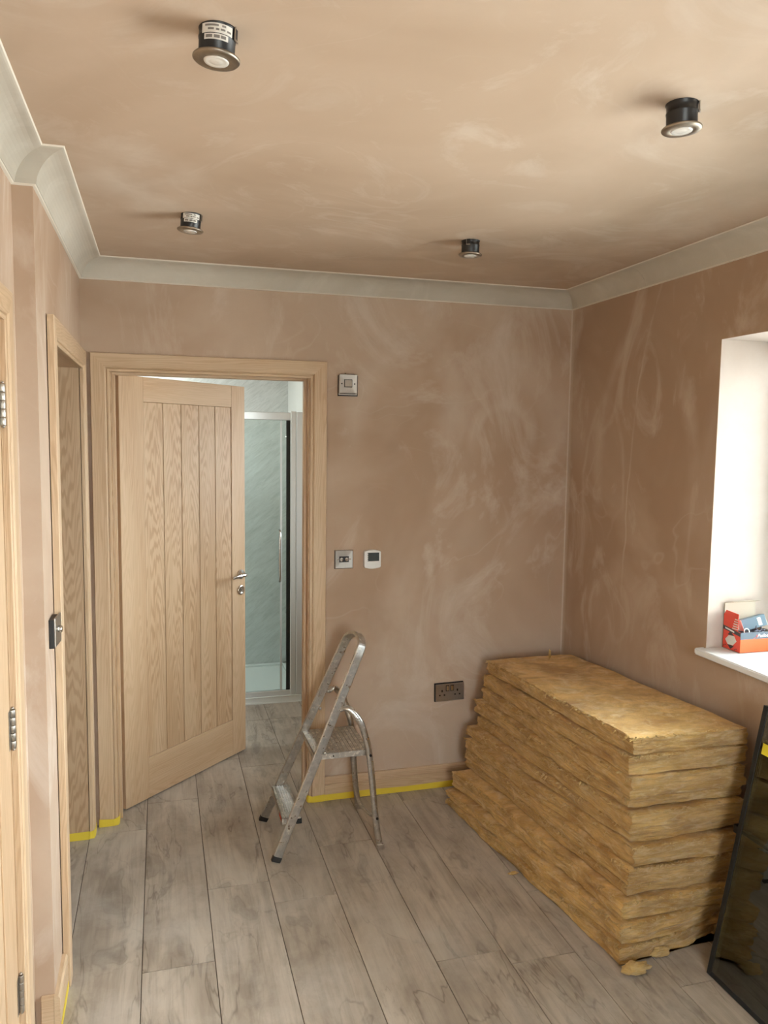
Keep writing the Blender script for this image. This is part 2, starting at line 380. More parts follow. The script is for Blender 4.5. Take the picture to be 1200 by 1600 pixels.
# floor tiles, 235 x 1210 mm planks with narrow grout joints
XJ = [-.235, 0.0, .2345, .4655, .700, .937, 1.170, 1.407, 1.642, 1.880, 2.115, W]
JN = {0: [-1.27], 1: [-.085], 2: [-1.05], 3: [-.627], 4: [-.778], 5: [-.42], 6: [-1.242], 7: [-1.316], 8: [-.95], 9: [-1.555], 10: [-.70]}
shared = {}
for i in range(len(XJ) - 1):
    x0, x1 = XJ[i] + .0013, XJ[i+1] - .0013
    j0 = JN[i][0]; ys = [j0 + 1.212*k for k in range(-3, 3)]
    if i == 4: ys = [-.778 - 2.424, -.778 - 1.212, -.778, .465, 1.14]
    if i == 5: ys = [-.42 - 3.636, -.42 - 2.424, -.42 - 1.212, -.42, .79 - .9, 1.14]; ys = [-4.056, -2.844, -1.632, -.42, 1.14]
    ys = [FRONT] + [y for y in ys if FRONT + .05 < y < 1.38] + [1.42]
    if i == 0: ys = [y for y in ys if -1.3 > y or True]
    for a, b in zip(ys, ys[1:]):
        a += .0013; b -= .0013
        if b - a < .01: continue
        key = (round(x1 - x0, 4), round(b - a, 4)); c = ((x0+x1)/2, (a+b)/2, -.004)
        if key in shared:
            o = bpy.data.objects.new('floor_tile', shared[key]); COL.objects.link(o); o.location = c; o.parent = floor
        else:
            q = MB(); q.box(x0, a, -.004, x1, b, 0); o = q.build('floor_tile', TILE, floor, bevel=.0008, origin=c); shared[key] = o.data

# cornice: mitred lengths of cove
def cove_profile():
    pts = [(0, HB), (.007, HB), (.009, HB + .004)]
    for k in range(0, 11):
        a = math.radians(8 + 74*k/10)
        # concave curve, centre out in the room below the ceiling
        pts.append((.0905 - .0815*math.cos(a), HB - .008 + .0815*math.sin(a)))
    pts += [(.0835, H - .006), (CV, H - .004), (CV, H), (0, H)]
    return pts
CP = cove_profile()
path = [(NEARX, FRONT), (NEARX, STEP), (0, STEP), (0, 0), (W, 0), (W, -.617), (W, FRONT)]
def offs(i, d):
    p = Vector(path[i]); 
    def nrm(a, b): t = (Vector(b) - Vector(a)).normalized(); return Vector((t.y, -t.x))
    n1 = nrm(path[i-1], path[i]) if i > 0 else nrm(path[i], path[i+1]); n2 = nrm(path[i], path[i+1]) if i < len(path)-1 else n1
    mm = (n1 + n2); mm = mm / mm.length; return p + mm*(d / mm.dot(n1))
for i in range(len(path) - 1):
    m = MB(); la = [(*offs(i, d), z) for d, z in CP]; lb = [(*offs(i+1, d), z) for d, z in CP]
    if i == 4: lb = [(x, y + .0012, z) for x, y, z in lb]
    m.loops([la, lb]); o = m.build('trim_%d' % (i+1), COVE); tag(o, kind='structure')
    for sec in ([(.0001, HB - .002), (.0065, HB - .0005), (.0085, HB + .002), (.0001, HB + .002)], [(CV - .003, H - .0045), (CV + .0005, H - .0040), (CV + .0025, H - .0002), (CV - .003, H - .0002)]):  # pale strips along both cove edges, painting the light caught by the lips
        m = MB(); m.loops([[(*offs(i, d), z) for d, z in sec], [(*offs(i+1, d), z) for d, z in sec]]); m.build('lit_lip_strip', LIT_LIP, o)

# ------------------------------------------------------------------ joinery
def arch_section(w=.076, t=.020):       # (across, out): inner edge at 0 with a small bead, outer edge at w
    return [(0, 0), (0, t*.62), (.003, t*.72), (.010, t*.74), (.0125, t*.60), (.0145, t*.82), (.020, t), (w - .002, t), (w, t - .002), (w, 0)]
def frame_u(root, P, mz, mh, z0=0.0, ztop=1.991, w=.076, skirt=None):
    """P(a, out, z) -> world point; a runs across the doorway; two legs and a head, mitred"""
    a0, a1, sec = root['a0'], root['a1'], arch_section(w)
    for a, sg in ((a0, -1), (a1, 1)):
        zb = z0
        l0 = [P(a + sg*u, o, zb) for u, o in sec]; l1 = [P(a + sg*u, o, ztop + u) for u, o in sec]
        q = MB(); q.loops([l0, l1]); q.build('architrave_leg', mz, root)
    l0 = [P(a0 - u, o, ztop + u) for u, o in sec]; l1 = [P(a1 + u, o, ztop + u) for u, o in sec]
    q = MB(); q.loops([l0, l1]); q.build('architrave_head', mh, root)

def door_frame(name, P, a0, a1, depth, mz, mh, ml, stop_at, label, gap=0.0, near_w=.076):
    root = thing(name, (0, 0, 0), label, kind='structure'); root['a0'] = a0 - .006; root['a1'] = a1 + .006
    frame_u(root, lambda a, o, z: P(a, o + gap, z), mz, mh)
    def bx(m, A, B, o0, o1, z0, z1):
        p = P(A, o0, z0); q = P(B, o1, z1); m.box(*p, *q)
    for A, B in ((a0 - .030, a0), (a1, a1 + .030)):
        m = MB(); bx(m, A, B, 0, -depth, 0, 2.024); m.build('door_lining', OAKL, root)
    m = MB(); bx(m, a0, a1, 0, -depth, 1.994, 2.024); m.build('door_lining_head', mh, root)
    if stop_at is not None:
        s0, s1 = stop_at
        for A, B in ((a0, a0 + .012), (a1 - .012, a1)):
            m = MB(); bx(m, A, B, s0, s1, 0, 1.982); m.build('door_stop', ml, root, bevel=.001)
        m = MB(); bx(m, a0, a1, s0, s1, 1.982, 1.994); m.build('door_stop_head', mh, root, bevel=.001)
    del root['a0']; del root['a1']
    return root
BA, BB = .117, .963
door_frame('trim_7', lambda a, o, z: (a, -o, z), BA, BB, .130, OAKZ, OAKX, OAKZ, (-.045, -.085), 'oak architrave and lining around the open doorway in the back wall')
door_frame('trim_8', lambda a, o, z: (o, a, z), D2A, D2B, .190, OAKZ, OAKY, OAKZ, None, 'oak architrave and lining around the doorway in the left wall', gap=.003)
door_frame('trim_9', lambda a, o, z: (NEARX + o, a, z), D3A, D3B, .138, OAKZ, OAKY, OAKZ, (-.048, -.080), 'oak architrave and lining at the far left edge, nearest the viewer')

def hinge(parent, c, ax, n):
    # c: knuckle centre, ax unit dir from knuckle onto leaf, n outward normal; five knuckle barrel, finials and leaf plate
    c = Vector(c); q = MB()
    for k in range(5): q.lathe([(.0062, 0), (.0066, .001), (.0066, .0180), (.0062, .0190)], c + Vector((0, 0, -.05 + k*.020)), n=14)
    q.lathe([(.003, 0), (.0045, .003), (.002, .006)], c + Vector((0, 0, .050)), n=12); q.lathe([(.002, 0), (.0045, .003), (.003, .006)], c + Vector((0, 0, -.056)), n=12)
    q.obox(c + Vector(ax)*.012 - Vector(n)*.006, Vector(ax), Vector(n), Vector((0, 0, 1)), .011, .0012, .049)
    return q.build('hinge', STEEL, parent)

def door_leaf(name, loc, rz, label, edges, zr, flip=1, lever_u=.800):
    """local frame: u along +X from the hinge edge, the shown face looks to -Y at y=0, 40 mm thick behind"""
    root = thing(name, loc, label, kind='structure', rz=rz)
    Wd, Hd, t = .838, 1.981, .040
    z0 = .008
    q = MB(); q.box(edges[0] - .01, .009, zr[0] - .01, edges[-1] + .01, t - .009, zr[1] + .01); q.build('door_core', OAKDZ, root)
    for a, b in ((0, edges[0]), (edges[-1], Wd)):
        q = MB(); q.box(a, 0, z0, b, t, z0 + Hd); q.build('door_stile', OAKDS, root, bevel=.0012)
    for a, b in ((z0, zr[0]), (zr[1], z0 + Hd)):
        q = MB(); q.box(edges[0], .0004, a, edges[-1], t - .0004, b); q.build('door_rail', OAKDX, root, bevel=.0010)
    for a, b in zip(edges, edges[1:]):
        q = MB(); q.box(a + .0012, .0035, zr[0] + .0005, b - .0012, .009, zr[1] - .0005); o = q.build('door_board', OAKDZ, root, bevel=.0022)
        q = MB(); q.box(a + .0012, t - .009, zr[0] + .0005, b - .0012, t - .0035, zr[1] - .0005); q.build('door_board', OAKDZ, root, bevel=.0022)
    for sgn, y in ((-1, 0), (1, t)):
        n = Vector((0, sgn, 0)); c = Vector((lever_u, y, .990))
        q = MB(); q.lathe([(.026, 0), (.026, .006), (.0245, .008), (.010, .009), (.0095, .040)], c, n, 32)
        # lever sweeping back towards the hinge side, gently curved
        pth = spline([c + n*.040 + Vector((.004, 0, 0)), c + n*.050 + Vector((-.012, 0, .001)), c + n*.052 + Vector((-.05, 0, .003)), c + n*.050 + Vector((-.085, 0, .001)), c + n*.046 + Vector((-.112, 0, -.003))], 6)
        q.sweep(pth, [(.0085*math.cos(a*math.pi/6), .0055*math.sin(a*math.pi/6)) for a in range(12)], up=(0, 0, 1), smooth=True)
        q.build('lever_handle', CHROME, root)
        k = Vector((lever_u + .001, y, .905)); q = MB(); q.lathe([(.026, 0), (.026, .005), (.024, .0075), (.0125, .0075), (.0115, .004), (.006, .004)], k, n, 32)
        es = q.build('keyhole_escutcheon', CHROME, root)
        q = MB(); q.lathe([(.0115, .0042), (.0105, .0050)], k, n, 20); q.obox(k + n*.0085, Vector((1, 0, 0)), n, Vector((0, 0, 1)), .0022, .004, .008); q.build('thumb_turn', STEEL, root)
    return root
EDG = [.140, .261, .378, .498, .614, .734]
ang = math.atan2(.58, .606)
d1 = door_leaf('door_1', (.141, .109, 0), ang, 'oak boarded door standing ajar into the bathroom, with chrome lever', EDG, (.204, 1.877))
for z in (.25, 1.0, 1.74):
    hinge(d1, (-.009, .0385, z), (1, 0, 0), (0, 1, 0))
d3 = door_leaf('door_2', (NEARX - .002, D3B - .003, 0), math.radians(-90), 'closed oak boarded door at the far left edge beside the hinges', EDG, (.204, 1.877), lever_u=.795)
# its local +X runs toward -Y of the room, shown face (local -Y) looks to -X: turn so the face looks into the room
d3.scale = (1, -1, 1)
for z in (.29, .99, 1.79):
    hinge(d3, (-.003, -.006, z), (1, 0, 0), (0, -1, 0))

# ------------------------------------------------------------------ skirting and tape
def skirting(name, P, a, b, label=None, ret=None):
    # section (out, z): 15 mm board with a routed line
    sec = [(0, 0), (.016, 0), (.016, .075), (.0140, .077), (.0140, .079), (.016, .081), (.016, .106), (.011, .114), (0, .114)]
    q = MB(); q.loops([[P(a, o, z) for o, z in sec], [P(b, o, z) for o, z in sec]]); return tag(q.build(name, OAKX if name.endswith('back') else OAKY), label, kind='structure')
skirting('baseboard_back', lambda a, o, z: (a, -o, z), 1.046, W - .016)
skirting('baseboard_right', lambda a, o, z: (W - o, a, z), FRONT, 0)
skirting('baseboard_left', lambda a, o, z: (o, a, z), STEP - .016, D2A - .085)
q = MB(); q.box(-.036, STEP - .016, 0, -.0002, STEP, .114); tag(q.build('baseboard_step', OAKX, bevel=.002), kind='structure')
def tape(P, pts, h, label):
    q = MB()
    ls = []
    for k, p in enumerate(pts):
        hh = h + .003*math.sin(k*2.3)
        ls.append([(p[0], p[1], .0005), (p[2], p[3], .0005), (p[2], p[3], hh), (p[0], p[1], hh)])
    q.loops(ls); return tag(q.build('masking_tape', TAPE), label, 'tape')
# each tape: list of (inner xy, outer xy)
tape(None, [(1.046, -.0162, 1.046, -.0172), (1.25, -.0162, 1.25, -.0174), (1.45, -.0162, 1.45, -.0172), (1.70, -.0162, 1.70, -.0174)], .030, 'yellow masking tape along the foot of the skirting below the double socket')
tape(None, [(.9615, -.001, .9605, -.001), (.9670, -.014, .9660, -.0155), (.985, -.0202, .984, -.0214), (1.0445, -.0202, 1.0445, -.0214), (1.0448, -.0176, 1.0456, -.0176)], .033, 'yellow masking tape round the foot of the right door architrave behind the stepladder')
tape(None, [(.0345, -.004, .0335, -.004), (.0345, -.0202, .0335, -.0214), (.095, -.0202, .096, -.0214), (.1115, -.0150, .1126, -.0160), (.1176, -.003, .1186, -.003), (.1176, .040, .1186, .040)], .034, 'yellow masking tape round the foot of the left architrave beside the open door')
tape(None, [(-.150, D2B - .0005, -.150, D2B - .0016), (0, D2B - .0005, 0, D2B - .0016), (.004, D2B + .0055, .0045, D2B + .0042), (.0185, D2B + .0055, .0195, D2B + .0045), (.0235, D2B + .024, .0247, D2B + .024), (.0235, -.050, .0247, -.050), (.0235, -.0425, .0247, -.0425)], .034, 'yellow masking tape round the lining foot in the left wall doorway')
tape(None, [(.0165, D2A - .09, .0175, D2A - .09), (.0165, -1.15, .0175, -1.15), (.0165, STEP - .0160, .0175, STEP - .0165), (.0165, STEP - .0165, .0165, STEP - .0178), (-.036, STEP - .0165, -.036, STEP - .0178)], .026, 'yellow masking tape on the short skirting at the bottom left corner')

# ------------------------------------------------------------------ window in the right wall
def window(name, y0, y1, z0, z1, label):
    root = thing(name, (0, 0, 0), label, kind='structure'); xa, xb = W + .305, W + .365
    q = MB(); f = .055
    q.box(xa, y0, z0, xb, y1, z0 + f); q.box(xa, y0, z1 - f, xb, y1, z1); q.box(xa, y0, z0 + f, xb, y0 + f, z1 - f); q.box(xa, y1 - f, z0 + f, xb, y1, z1 - f)
    ym = (y0 + y1)/2; q.box(xa, ym - .03, z0 + f, xb, ym + .03, z1 - f); q.build('window_frame', UPVC, root)
    for a, b in ((y0 + f, ym - .03), (ym + .03, y1 - f)):
        q = MB(); q.box(xa + .028, a, z0 + f, xa + .032, b, z1 - f); q.build('window_pane', WINGLASS, root)
    return root
window('window_1', WY0, WY1, .951, WZ1, 'white framed window in the deep plastered recess')
window('window_2', .35, 1.15, 1.15, 2.05, 'bathroom window in the outside wall')
q = MB(); q.box(W - .042, WY0 - .02, .929, W + .365, -1.0885, .951); q.box(W - .042, -1.0885, .929, W - .0005, -1.074, .951)
tag(q.build('window_sill', SILL, bevel=.004, seg=2), 'white window sill board projecting from the right wall', kind='structure')
# unseen window added behind the viewer to give frontal light
root = thing('added_window_3', (0, 0, 0), 'unseen window added behind the viewer for fill light', kind='structure'); q = MB(); ya, yb = FRONT - .10, FRONT - .04
q.box(.30, ya, 1.0, .36, yb, 2.1); q.box(1.24, ya, 1.0, 1.30, yb, 2.1); q.box(.36, ya, 1.0, 1.24, yb, 1.06); q.box(.36, ya, 2.04, 1.24, yb, 2.1)
q.build('window_frame', UPVC, root)
q = MB(); q.box(.36, FRONT - .072, 1.06, 1.24, FRONT - .068, 2.04); q.build('window_pane', WINGLASS, root)

# ------------------------------------------------------------------ recessed downlights hanging out of their holes
def downlight(x, y, zr, tilt, label, spin, sticker, clip):
    root = thing('downlight', (x, y, zr), label, 'downlight', 'downlights hanging below the ceiling')
    root.rotation_euler = (tilt[0], tilt[1], 0)
    q = MB(); h = H - zr + .003
    q.lathe([(.0315, .002), (.0325, .004), (.0325, .030), (.0335, .031), (.0335, .034), (.0325, .035), (.0325, h - .006), (.0345, h - .004), (.0345, h)], (0, 0, 0), n=40); q.build('lamp_can', CANB, root)
    q = MB(); q.lathe([(.0225, -.0035), (.0235, -.0045), (.040, -.0040), (.0425, -.0015), (.0425, .001), (.041, .0025), (.030, .003), (.0225, .003)], (0, 0, 0), n=48)
    # ring only: close through the inside
    q.build('bezel', NICKEL, root)
    q = MB(); q.lathe([(.0001, -.0052), (.008, -.0062), (.0105, -.0052), (.0165, -.0050), (.0215, -.0060), (.0228, -.0046), (.0228, -.002)], (0, 0, 0), n=40); q.build('lens', LENS, root)
    def patch(a0, a1, z0, z1, name, mt, r=.0338, par=root):
        q = MB(); n = 10; o = []; i = []
        for k in range(n + 1):
            a = math.radians(lerp(a0, a1, k/n)); o.append((math.cos(a), math.sin(a)))
        ls = [[(c*r, s*r, z0), (c*(r+.0004), s*(r+.0004), z0), (c*(r+.0004), s*(r+.0004), z1), (c*r, s*r, z1)] for c, s in o]
        q.loops(ls); return q.build(name, mt, par)
    if sticker:
        a = patch(spin - 52, spin + 48, h - .022, h - .006, 'rating_sticker', PAPER)
        for zz, s0, s1 in ((h - .0098, -40, 2), (h - .0098, 12, 24), (h - .0160, -30, -12), (h - .0165, -6, 4), (h - .0160, 8, 22), (h - .0165, 28, 42)):
            patch(spin + s0, spin + s1, zz - .0018, zz + .0014, 'print_mark', INK, .0343, a)
        b = patch(spin - 42, spin + 33, h - .0335, h - .0235, 'batch_sticker', PAPER)
        for s0, s1 in ((-36, -16), (-11, 6), (10, 25)): patch(spin + s0, spin + s1, h - .031, h - .026, 'print_mark', INK, .0343, b)
    if clip is not None:
        a = math.radians(clip); c = Vector((math.cos(a), math.sin(a), 0)); t = Vector((-c.y, c.x, 0))
        q = MB(); q.obox(c*.0345 + Vector((0, 0, h - .012)), c, t, Vector((0, 0, 1)), .0012, .0065, .0105); sc = q.build('spring_clip', BLACK, root)
        q = MB(); q.obox(c*.0362 + Vector((0, 0, h - .0225)), c, t, Vector((0, 0, 1)), .0012, .0072, .0012); q.obox(c*.0362 + t*(-.0072) + Vector((0, 0, h - .012)), c, t, Vector((0, 0, 1)), .001, .0007, .0110); q.build('clip_wire', STEEL, root)
    return root
downlight(.420, -2.018, 2.4005, (math.radians(1.5), math.radians(3)), 'downlight nearest the cornice at upper left, largest in view, with two white stickers', -92, True, -25)
downlight(1.412, -2.008, 2.3985, (0, math.radians(-2)), 'black downlight nearest the window side at upper right, with no sticker', 0, False, -38)
downlight(.418, -.797, 2.4005, (math.radians(1), math.radians(4)), 'small downlight with white stickers, above the oak door', -88, True, -20)
downlight(1.420, -.780, 2.4005, (0, math.radians(1)), 'small black downlight without stickers near the back wall, right of centre', 0, False, -125)

# ------------------------------------------------------------------ electrical plates
def screws(par, mt, c, r=.0032, dx=.030):
    for sg in (-1, 1): q = MB(); q.lathe([(r, 0), (r, .0008), (r*.6, .0014)], (c[0] + sg*dx, c[1], c[2]), (0, -1, 0), 14); q.build('screw', mt, par)
def plate(x0, z0, x1, z1, yb, yf, rise, par):
    # brushed plate: bevelled rim and four very shallow facets meeting at the middle
    q = MB(); cx, cz = (x0+x1)/2, (z0+z1)/2; e = .0022
    q.add([(x0, yb, z0), (x1, yb, z0), (x1, yb, z1), (x0, yb, z1), (x0, yf + e, z0), (x1, yf + e, z0), (x1, yf + e, z1), (x0, yf + e, z1),
           (x0 + e, yf, z0 + e), (x1 - e, yf, z0 + e), (x1 - e, yf, z1 - e), (x0 + e, yf, z1 - e), (cx - (x1-x0-(z1-z0))/2, yf + rise, cz), (cx + (x1-x0-(z1-z0))/2, yf + rise, cz)],
          [(0,1,2,3),(0,1,5,4),(1,2,6,5),(2,3,7,6),(3,0,4,7),(4,5,9,8),(5,6,10,9),(6,7,11,10),(7,4,8,11),(8,9,13,12),(9,10,13),(10,11,12,13),(11,8,12)])
    return q.build('face_plate', STEEL, par)
# isolator switch hanging proud of its box
root = thing('isolator_switch', (1.142, 0, 1.966), 'square steel switch plate hanging off its box above the right of the doorway', 'switch')
q = MB(); q.box(-.036, -.019, -.040, .037, -.0003, .040); q.build('back_box', BLACK, root, bevel=.002)
q = MB(); q.box(-.044, -.0030, -.050, .050, -.0004, .044); q.build('gasket', BLACK, root, bevel=.001)
q = MB(); q.box(-.041, -.0060, -.045, .046, -.0032, .042); q.build('mounting_plate', STEEL, root, bevel=.001)
pl = plate(-.043, -.038, .043, .048, -.020, -.0245, .0022, root)
q = MB(); q.box(-.019, -.0253, -.011, .019, -.0246, .025); q.build('rocker_surround', BLACK, pl)
q = MB(); q.add([(-.016, -.0254, -.008), (.016, -.0254, -.008), (.016, -.0254, .022), (-.016, -.0254, .022), (-.016, -.0300, -.008), (.016, -.0300, -.008), (.016, -.0262, .022), (-.016, -.0262, .022)], [(0,1,2,3),(4,7,6,5),(0,4,5,1),(1,5,6,2),(2,6,7,3),(3,7,4,0)]); q.build('rocker', STEEL, pl)
screws(pl, BLACK, (0, -.0246, .005))
q = MB(); q.box(-.034, -.020, .041, .032, -.004, .050); q.build('terminal_block', BLACK, root, bevel=.001)
q = MB(); q.cyl((-.012, -.015, .050), (-.012, -.015, .055), .003); q.build('terminal_screw', CHROME, root)
# twin toggle switch
root = thing('toggle_switch', (1.133, 0, 1.160), 'square steel plate with two small toggles, left of the thermostat', 'switch')
q = MB(); q.box(-.045, -.002, -.045, .043, -.0003, .043); q.build('gasket', BLACK, root)
pl = plate(-.043, -.043, .043, .043, -.002, -.0080, .0024, root)
q = MB(); q.box(-.023, -.0074, -.014, .023, -.0066, .014); q.build('toggle_surround', BLACK, pl)
for s, tl in ((-1, -.004), (1, .004)):
    q = MB(); q.lathe([(.0085, 0), (.0085, .003), (.006, .0045)], (s*.0125, -.0074, 0), (0, -1, 0), 18); q.lathe([(.0035, 0), (.0040, .012), (.0046, .017), (.003, .019)], (s*.0125, -.010, 0), (s*.25, -1, tl*60), 14); q.build('toggle', CHROME, pl)
screws(pl, CHROME, (0, -.0066, 0))
# thermostat
root = thing('thermostat', (1.269, 0, 1.157), 'white thermostat with a dark grey screen on the pink wall', 'thermostat')
def rounded(w, h, bulge, r=.008, n=6):
    pts = []
    for cx, cz, a0 in ((w - r, h - r, 0), (-w + r, h - r, 90), (-w + r, -h + r, 180), (w - r, -h + r, 270)):
        for k in range(n + 1):
            a = math.radians(a0 + 90*k/n); pts.append((cx + r*math.cos(a), cz + r*math.sin(a)))
        if a0 in (0, 180):
            sg = 1 if a0 == 0 else -1
            for k in range(1, 8): xx = sg*lerp(w - r, -w + r, k/8); pts.append((xx, sg*(h + bulge*(1 - (xx/(w - r))**2))))
    return pts
q = MB(); rr = rounded(.0405, .0405, .0045)
q.loops([[(x, -.0004, z) for x, z in rr], [(x, -.015, z) for x, z in rr], [(x*.97, -.0185, z*.97) for x, z in rr]]); pl = q.build('thermostat_case', WHITEP, root)
q = MB(); q.box(-.026, -.0196, -.008, .031, -.0186, .032); sc = q.build('thermostat_screen', SCREEN, root, bevel=.0006)
q = MB()
for (a, b, c, d) in ((.001, .003, .010, .003), (-.0015, .004, .001, .016), (.010, .004, .0125, .016), (.001, .0165, .010, .0165)): q.box(a, -.0202, b - .0008, c, -.0197, d + .0008)
q.build('screen_digit', SCREEND, sc)
for k in range(4):
    q = MB(); q.lathe([(.0033, 0), (.0033, .0012), (.002, .0020)], (-.0255, -.0192, .026 - k*.0095), (0, -1, 0), 12); q.build('side_button', WHITEP, root)
q = MB(); q.box(-.028, -.0192, -.026, .030, -.0186, -.013); q.build('cover_flap', WHITEP, root, bevel=.0005)
# double socket
root = thing('double_socket', (1.673, 0, .482), 'dark steel double wall socket low on the back wall beside the insulation', 'socket')
root.rotation_euler = (0, math.radians(-1), 0)
q = MB(); q.box(-.078, -.006, -.045, .073, -.0003, .048); q.build('gasket', BLACK, root, bevel=.001)
pl = plate(-.073, -.044, .074, .0425, -.006, -.0122, .0010, root)
for s in (-1, 1):
    q = MB(); c = s*.040
    q.box(c - .0035, -.0120, .003, c + .0035, -.0114, .014); q.box(c - .016, -.0120, -.016, c - .008, -.0114, -.009); q.box(c + .008, -.0120, -.016, c + .016, -.0114, -.009); q.build('socket_slots', BLACK, pl)
    q = MB(); q.box(s*.012 - .009, -.0121, .006, s*.012 + .009, -.0114, .036); q.build('rocker_surround', BLACK, pl)
    q = MB(); q.box(s*.012 - .006, -.0150, .009, s*.012 + .006, -.0122, .033); q.build('rocker', CHROME, pl, bevel=.001)
# plate on the left wall, loose
root = thing('dimmer_switch', (0, -1.120, 1.152), 'loose steel switch plate seen edge on, on the bright strip of left wall', 'switch')
q = MB(); q.box(.0003, -.045, -.043, .014, .040, .040); q.build('back_box', BLACK, root, bevel=.001)
ax = Vector((math.sin(math.radians(4)), math.cos(math.radians(4)), 0)); nn = Vector((ax.y, -ax.x, 0))
q = MB(); q.obox((.0185, 0, .002), ax, nn, Vector((0, 0, 1)), .043, .0022, .043); pl = q.build('face_plate', STEEL, root, bevel=.0015)
q = MB(); q.lathe([(.010, 0), (.010, .009), (.0085, .011)], Vector((.0185, 0, .004)) + nn*.0024, nn, 22); q.build('dimmer_knob', CHROME, pl)

# ------------------------------------------------------------------ shower
root = thing('shower_enclosure', (.90, 1.42, 0), 'glazed shower enclosure with chrome frame seen through the doorway', 'shower')
def wb(name, mt, *b, bevel=.0, par=None, **k):
    q = MB(); q.box(*b); q.v = [(x - .90, y - 1.42, z) for x, y, z in q.v]; return q.build(name, mt, par or root, bevel=bevel, **k)
q = MB()      # tray: rim and sunken floor
X0, X1, Y0, Y1 = .02, 1.215, 1.42, 2.198
for b in ((X0, Y0, .0005, X1, Y0 + .055, .045), (X0, Y1 - .03, .0005, X1, Y1, .045), (X0, Y0, .0005, X0 + .04, Y1, .045), (X1 - .04, Y0, .0005, X1, Y1, .045), (X0 + .04, Y0 + .055, .0005, X1 - .04, Y1 - .03, .030)): q.box(*b)
q.v = [(x - .90, y - 1.42, z) for x, y, z in q.v]; q.build('shower_tray', TRAY, root, bevel=.004)
q = MB(); q.lathe([(.045, 0), (.045, .003), (.036, .006), (.010, .008)], (1.055 - .9, 1.56 - 1.42, .030), n=28); q.build('waste_cover', CHROME, root)
wb('door_track', SATIN, X0, 1.435, .045, 1.150, 1.460, .078, bevel=.003)
wb('top_rail', SATIN, X0, 1.432, 1.835, 1.150, 1.462, 1.885, bevel=.004)
wb('corner_post', SATIN, 1.112, 1.428, .045, 1.150, 1.466, 1.893, bevel=.004)
wb('rubber_seal', DARKG, 1.088, 1.440, .078, 1.112, 1.456, 1.835)
wb('door_stile', SATIN, 1.048, 1.441, .078, 1.060, 1.457, 1.835, bevel=.002)
wb('glass_panel', SHGLASS, X0, 1.446, .078, 1.048, 1.452, 1.835)
wb('glass_strip', SHGLASS, 1.060, 1.446, .078, 1.088, 1.452, 1.835)
wb('side_infill', SATIN, 1.150, 1.425, .045, 1.290, 1.466, 1.888, bevel=.003)
q = MB(); c = Vector((1.043 - .9, 1.441 - 1.42, 0))
q.tube(spline([c + Vector((0, 0, .80)), c + Vector((0, -.030, .815)), c + Vector((-.004, -.042, .90)), c + Vector((-.004, -.042, 1.03)), c + Vector((0, -.030, 1.12)), c + Vector((0, 0, 1.135))], 6), .0075, 12); q.build('door_pull', CHROME, root)
root = thing('shower_riser_rail', (1.195, 1.93, .45), 'slim chrome riser rail on the shower side wall behind the glass', 'shower rail')
q = MB(); q.cyl((-.02, 0, .02), (-.02, 0, 1.30), .008); q.build('rail', CHROME, root)
for z in (.04, 1.28):
    q = MB(); q.cyl((-.040, 0, z), (.0215, 0, z), .011); q.build('rail_bracket', CHROME, root)

# two unseen ceiling lamps added to brighten the bathroom and shower
FILL_LENS = NT('added_lamp_lens'); em = FILL_LENS.n('Emission'); em.inputs[0].default_value = (1, .97, .92, 1); em.inputs[1].default_value = 30; FILL_LENS.l(em.outputs[0], FILL_LENS.out.inputs[0])
for x, y, e in ((.10, 1.74, BATH_FILL), (.0, .75, BATH_FILL*.6)):
    root = thing('added_bathroom_downlight', (x, y, H - .004), 'added unseen downlight in the bathroom ceiling ' + ('over the shower' if y > 1 else 'over the open door'), 'downlight')
    q = MB(); q.lathe([(.046, 0), (.046, .0038)], (0, 0, 0), n=32); q.build('bezel', NICKEL, root)
    q = MB(); q.lathe([(.034, -.002), (.034, -.0002)], (0, 0, 0), n=32); q.build('lens', FILL_LENS.m, root)
    l = bpy.data.lights.new('added_lamp_light', 'AREA'); l.shape = 'DISK'; l.size = .07; l.energy = e; l.color = (.96, 1.0, .97)
    o = bpy.data.objects.new('added_lamp_light', l); o.location = (x, y, H - .012); COL.objects.link(o)

# ------------------------------------------------------------------ stepladder
root = thing('stepladder', (.93, -.33, 0), 'small scuffed aluminium stepladder with two treads, in front of the doorway', 'ladder')
def L(p): return Vector(p) - Vector((.93, -.33, 0))
NB, FB = L((.745, -.505, .014)), L((.738, -.150, .014))
NT_, FT = L((1.083, -.425, .775)), L((1.062, -.232, .775))
top = (NT_ + FT)/2 + Vector((.055, 0, .125))
def stile_path():
    P = []
    for k in range(9): P.append(NB.lerp(NT_, k/8))
    dn = (NT_ - NB).normalized(); up = ((NT_ + FT)/2 - (NB + FB)/2).normalized()
    e = spline([NT_, NT_ + up*.055 + Vector((0, .006, 0)), NT_ + up*.095 + Vector((0, .028, 0)), (NT_ + FT)/2 + up*.118, FT + up*.095 + Vector((0, -.028, 0)), FT + up*.055 + Vector((0, -.006, 0)), FT], 6)
    P += e[1:]
    for k in range(1, 9): P.append(FT.lerp(FB, k/8))
    return P
sp_ = stile_path()
nrm = ((NT_ - NB).cross(FB - NB)).normalized()
rect = [(-.018, -.006), (-.015, -.008), (.015, -.008), (.018, -.006), (.018, .006), (.015, .008), (-.015, .008), (-.018, .006)]
q = MB(); q.sweep(sp_, rect, up=nrm); q.build('front_frame', ALU, root)
for b in (NB, FB):
    dn = (NT_ - NB).normalized() if b is NB else (FT - FB).normalized()
    q = MB(); c = b + dn*.006; u = nrm; v = dn.cross(u).normalized()
    q.obox(c - dn*.004, u, v, dn, .0195, .0092, .012); fo = q.build('rubber_foot', BLACK, root, bevel=.002)
    for v_ in fo.data.vertices:
        if v_.co.z < .0015: v_.co.z = .0015
